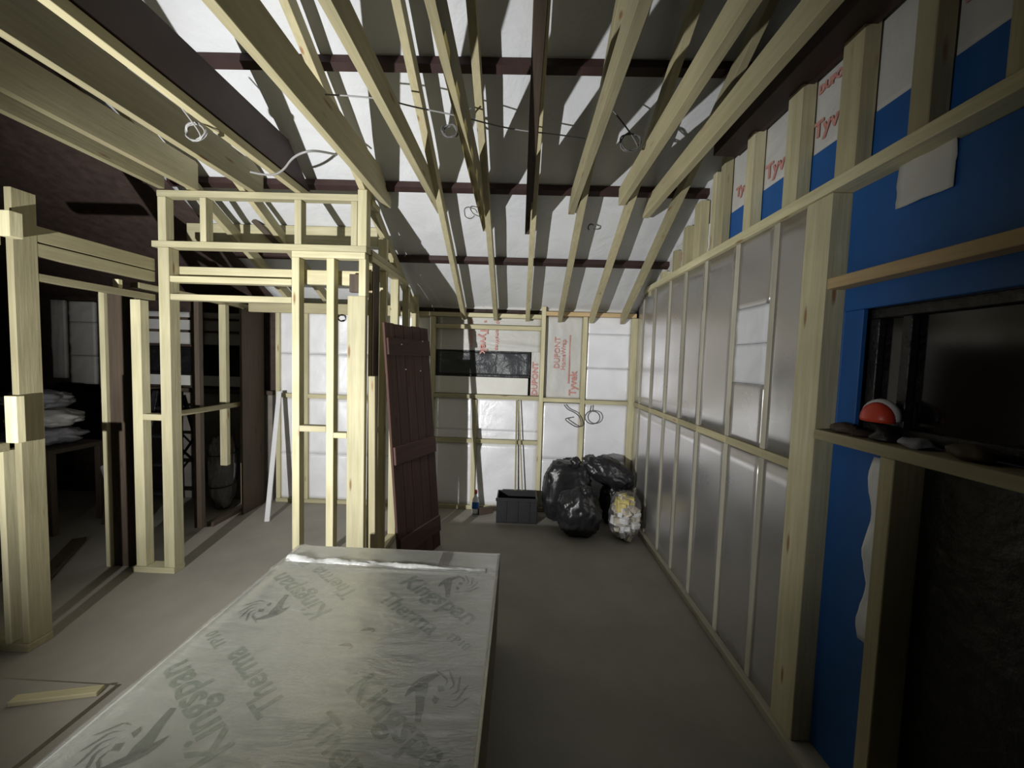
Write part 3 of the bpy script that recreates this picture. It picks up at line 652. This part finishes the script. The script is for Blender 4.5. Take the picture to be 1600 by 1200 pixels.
# small rubbish by the back wall
t = empty('spray_bottle', (-0.43, 4.30, 0)); tag(t, 'small blue and white bottle leaning at the foot of the back wall', 'bottle')
def lathe(name, prof, mat, par, mw, seg=14):
    bm = bmesh.new(); rings = []
    for r, z in prof: rings.append([bm.verts.new((r * math.cos(2 * PI * i / seg), r * math.sin(2 * PI * i / seg), z)) for i in range(seg)])
    for a, b in zip(rings, rings[1:]):
        for i in range(seg): bm.faces.new((a[i], a[(i + 1) % seg], b[(i + 1) % seg], b[i]))
    bm.faces.new(rings[0][::-1]); bm.faces.new(rings[-1])
    for f in bm.faces: f.smooth = True
    me = bpy.data.meshes.new(name); bm.to_mesh(me); bm.free(); return put(link(name, me, mat), mw, par)
mw = Matrix.Translation((-0.445, 4.27, 0.005)) @ Matrix.Rotation(-0.25, 4, 'X')
lathe('bottle_body', [(0.035, 0), (0.037, 0.01), (0.037, 0.15), (0.012, 0.19), (0.012, 0.21)], WHITEP, t, mw)
lathe('blue_band', [(0.0375, 0.05), (0.0385, 0.052), (0.0385, 0.12), (0.0375, 0.122)], BLUE, t, mw)
lathe('nozzle', [(0.015, 0.211), (0.016, 0.24), (0.008, 0.255)], REDP, t, mw)
o = beam('timber_offcut', (-0.40, 4.25, 0.035), (-0.26, 4.33, 0.035), 0.05, 0.07, T_OLD); tag(o, 'small dark brown block offcut beside the bottle at the back wall', 'timber')

# ---- left of the boxed room: white trim leaning, wrapped roll, ladder, stacks
t = beam('white_trim', (-2.50, 3.86, 0.0), (-2.64, 4.30, 1.28), 0.05, 0.012, WHITEP, None, V((0, -1, 0.3))); tag(t, 'long white plastic trim leaning against the lining behind the partition', 'trim board')
t = empty('wrapped_roll', (-3.05, 4.05, 0)); tag(t, 'tall roll wrapped in grey plastic on the floor behind the rear stud frame', 'roll')
lump('plastic_cover', (-3.175, 4.16, 0.40), (0.125, 0.13, 0.44), GREYS, t, 41, amp=0.14, fs=2.2, box_=0.3)
for z in (0.28, 0.62): tube('strap', [(-3.175 + 0.135 * math.cos(a), 4.16 + 0.14 * math.sin(a), z + 0.02 * math.sin(a)) for a in [2 * PI * i / 14 for i in range(14)]], 0.006, BLACK, t, True)
t = empty('step_ladder', (-3.56, 3.9, 0)); tag(t, 'black folding step ladder standing in the dim room behind the stud frames', 'ladder')
for sx in (-0.22, 0.22):
    beam('stile', (-3.56 + sx, 3.78, 0), (-3.56 + sx * 0.55, 3.94, 1.28), 0.03, 0.055, BLACK, t, V((1, 0, 0)))
    beam('rear_leg', (-3.56 + sx, 4.26, 0), (-3.56 + sx * 0.55, 3.98, 1.24), 0.025, 0.035, BLACK, t, V((1, 0, 0)))
for i in range(4):
    z = 0.25 + 0.28 * i; k = 1 - 0.45 * z / 1.28
    box('tread', -3.56 - 0.21 * k, -3.56 + 0.21 * k, 3.77 + 0.125 * z, 3.85 + 0.125 * z, z, z + 0.025, BLACK, t)
beam('cross_brace', (-3.74, 4.17, 0.4), (-3.40, 4.08, 0.8), 0.02, 0.02, BLACK, t); beam('cross_brace', (-3.38, 4.17, 0.4), (-3.72, 4.08, 0.8), 0.02, 0.02, BLACK, t)
t = empty('sheet_stack', (-4.6, 3.1, 0)); tag(t, 'stack of pale grey sacks beyond the left doorway', 'sacks')
random.seed(9)
bx = empty('trestle', (-4.45, 3.6, 0)); tag(bx, 'low dark trestle table under the pale sacks beyond the doorway', 'trestle')
box('top', -4.80, -4.10, 3.35, 3.85, 0.74, 0.78, T_OLD, bx)
for sx in (-4.78, -4.17):
    for yy in (3.37, 3.78): box('leg', sx, sx + 0.05, yy, yy + 0.05, 0, 0.739, T_OLD, bx)
bpy.data.objects.remove(t)
for i, (z, dx, lab) in enumerate(((0.862, 0.0, 'lowest pale sack on the trestle beyond the left doorway'), (1.03, 0.03, 'middle pale sack on the trestle beyond the left doorway'), (1.20, -0.03, 'topmost pale grey sack on the trestle beyond the left doorway'))):
    o = lump('sack', (-4.45 + dx, 3.6, z), (0.30 - .03 * i, 0.22, 0.085), WRAP if i == 1 else GREYS, None, 50 + i, amp=0.22, sub=4); tag(o, lab, 'sack', 'sacks beyond the doorway')
o = beam('dark_board', (-3.84, 3.66, 0.0), (-3.98, 4.02, 1.25), 0.28, 0.02, T_OLD, None, V((0, -1, 0.3))); tag(o, 'dark board leaning to the right of the pale sacks beyond the doorway', 'board')
for p, q, lab in (((-3.32, 2.60, 0.018), (-3.80, 3.30, 0.018), 'long plank on the floor nearest the left doorway'), ((-3.68, 2.62, 0.018), (-4.12, 3.25, 0.018), 'long plank on the floor further back beyond the doorway')):
    o = beam('floor_plank', p, q, 0.09, 0.036, T_OLD); tag(o, lab, 'plank', 'planks on the floor of the left room')
o = beam('leaning_bar', (-3.42, 3.35, 0.02), (-3.78, 3.5, 0.62), 0.035, 0.035, GREYS); tag(o, 'short grey bar slanting up in front of the dark board beyond the doorway', 'bar')

# ---- thin sheet on the floor at lower left with an offcut
o = prism('floor_sheet', [(-3.6, 0.6), (-1.97, 0.6), (-1.965, 1.845), (-3.6, 1.86)], 'Z', 0, 0.022, FLOORM); tag(o, 'thin grey sheet lying on the floor at the lower left, its far edge in shadow', 'sheet')
o = beam('timber_offcut', (-2.33, 1.72, 0.034), (-1.99, 1.80, 0.034), 0.05, 0.022, T_JOIST); tag(o, 'small pale strip of wood on the floor sheet beside the board stack', 'timber')

# ---- the work lamp on its stand (outside the frame, left of the camera)
t = empty('work_lamp', (LP.x, LP.y - 0.1, 0)); tag(t, 'work lamp with an added light-blocking flag, on a tripod stand left of the camera position', 'lamp')
box('lamp_body', LP.x - 0.11, LP.x + 0.11, -0.16, -0.05, LP.z - 0.09, LP.z + 0.09, BLACK, t)
box('lamp_lens', LP.x - 0.09, LP.x + 0.09, -0.0495, -0.045, LP.z - 0.07, LP.z + 0.07, WHITEP, t)
ADDED_FLAG = box('added_light_flag', LP.x - 0.30, LP.x - 0.005, -0.05, 0.145, LP.z + 0.113, LP.z + 0.118, BLACK, t, 0.001)  # added plate, only blocks lamp light towards the upper left ceiling
box('added_flag_stay', LP.x - 0.10, LP.x - 0.08, -0.06, -0.0505, LP.z + 0.05, LP.z + 0.112, BLACK, t)
beam('stand_pole', (LP.x, -0.10, 0.55), (LP.x, -0.10, LP.z - 0.091), 0.025, 0.025, BLACK, t, V((0, 1, 0)))
for k in range(3):
    a = 2 * PI * k / 3 - PI / 2
    beam('leg', (LP.x + 0.02 * math.cos(a), -0.10 + 0.02 * math.sin(a), 0.6), (LP.x + 0.32 * math.cos(a), -0.10 + 0.32 * math.sin(a), 0.0), 0.02, 0.02, BLACK, t, V((0.1, 0.2, 1)))
# ---- things on the right window sill
t = empty('tape_tub', (1.33, 1.47, 1.452)); tag(t, 'red and white domed tub on the window sill at the right', 'tub')
mw = Matrix.Translation((1.335, 1.475, 1.545)) @ Matrix.Rotation(1.25, 4, 'Y') @ Matrix.Rotation(PI / 2 * 0, 4, 'Z')
lathe('foot', [(0.045, 0), (0.05, 0.01), (0.03, 0.03), (0.028, 0.055)], BLACK, t, Matrix.Translation((1.335, 1.455, 1.451)))
def dome(name, mat, c, r, par, x0=-0.2):
    bm = bmesh.new(); bmesh.ops.create_icosphere(bm, subdivisions=3, radius=1)
    for v in bm.verts:
        p = v.co; z = max(p.z, x0); v.co = V((p.x * r[0], p.y * r[1], z * r[2]))
    for f in bm.faces: f.smooth = True
    me = bpy.data.meshes.new(name); bm.to_mesh(me); bm.free(); return put(link(name, me, mat), Matrix.Translation(c), par)
dome('red_dome', REDP, V((1.315, 1.472, 1.530)), (0.040, 0.062, 0.060), t)
dome('white_rim', WHITEP, V((1.335, 1.482, 1.538)), (0.040, 0.072, 0.064), t)
random.seed(3)
for i, (y, r, mt_, lab) in enumerate(((1.62, 0.045, T_OLD, 'dark scrap heap on the sill against the end post'), (1.54, 0.03, OSB, 'small dark lump on the sill left of the red tub'), (1.33, 0.04, GREYS, 'grey crumpled cloth on the sill right of the red tub'), (1.16, 0.055, T_OLD, 'dim brown lump on the sill near the right edge'))):
    o = lump('scrap', (1.32, y, 1.451 + r * .4), (0.04, r, r * .45), mt_, None, 60 + i, amp=.3, sub=3); tag(o, lab, 'scrap')

# ---- cables
def coil(c, r, n, lab, mat=CABLE, axis='Y', rad=0.004, tail=None):
    pts = []; rnd = random.Random(hash(c[0]) % 97 + int(abs(c[1]) * 100))
    for i in range(n * 10):
        a = 2 * PI * i / 10; k = r * (1 + rnd.uniform(-.18, .18)); d = rnd.uniform(-.014, .014)
        p = (k * math.cos(a), d, k * 0.8 * math.sin(a)) if axis == 'Y' else (d, k * math.cos(a), k * .8 * math.sin(a))
        pts.append((c[0] + p[0], c[1] + p[1], c[2] + p[2]))
    if tail: pts += tail
    t = empty('cable_coil', c); tag(t, lab, 'cable')
    tube('cable_loop', pts, rad, mat, t); return t
coil((-1.675, 2.04, 2.80), 0.055, 4, 'grey coil of cable hanging under the roof joists at upper left', tail=[(-1.70, 2.0, 2.88), (-1.72, 1.95, 2.93)])
coil((-0.445, 2.35, 3.00), 0.045, 4, 'coil of cable hanging between the central joists', CABLED, tail=[(-0.40, 2.33, 3.06), (-0.32, 2.3, 3.10)])
coil((-0.43, 3.17, 2.84), 0.05, 1, 'single dark loop of cable under the lower purlin left of centre', CABLED)
coil((0.58, 2.33, 2.95), 0.06, 3, 'dark tangle of cable between the joists right of centre', CABLED, tail=[(0.52, 2.3, 3.05), (0.45, 2.3, 3.12)])
coil((0.545, 3.31, 2.80), 0.03, 2, 'small dark knot of cable above the back wall', CABLED)
o = tube('loose_cable', [(-1.78, 2.60, 2.86), (-1.66, 2.62, 2.84), (-1.5, 2.5, 2.83), (-1.38, 2.38, 2.85), (-1.27, 2.34, 2.87), (-1.22, 2.4, 2.90), (-1.17, 2.5, 2.93)], 0.0065, CABLE); tag(o, 'thick grey cable sagging beneath the joists above the partition', 'cable')
o = tube('loose_cable', [(-1.02, 2.05, 3.0), (-0.75, 2.08, 3.01), (-0.62, 2.13, 3.0), (-0.38, 2.2, 3.0), (-0.1, 2.32, 3.0), (0.2, 2.4, 3.02), (0.34, 2.45, 3.03)], 0.004, CABLE); tag(o, 'thin grey cable strung across the central joists', 'cable')
o = tube('loose_cable', [(0.50, 4.38, 1.23), (0.53, 4.37, 1.18), (0.62, 4.36, 1.15), (0.68, 4.36, 1.10), (0.70, 4.35, 1.0), (0.64, 4.35, 0.985), (0.55, 4.35, 1.04), (0.50, 4.36, 1.08), (0.58, 4.36, 1.09)], 0.006, CABLED); tag(o, 'dark cable loop on the back wall, left of the two', 'cable', 'cable loops on the back wall')
o = tube('loose_cable', [(0.80, 4.38, 1.23), (0.79, 4.37, 1.18)] + [(0.815 + 0.085 * math.cos(a), 4.36, 1.10 + 0.075 * math.sin(a)) for a in [1.9 + 2 * PI * i / 10 for i in range(11)]], 0.006, CABLED); tag(o, 'dark cable loop on the back wall, right of the two', 'cable', 'cable loops on the back wall')
coil((-1.36, 3.0, 1.98), 0.03, 3, 'small dark coil hanging between the right hand studs of the partition', CABLED)
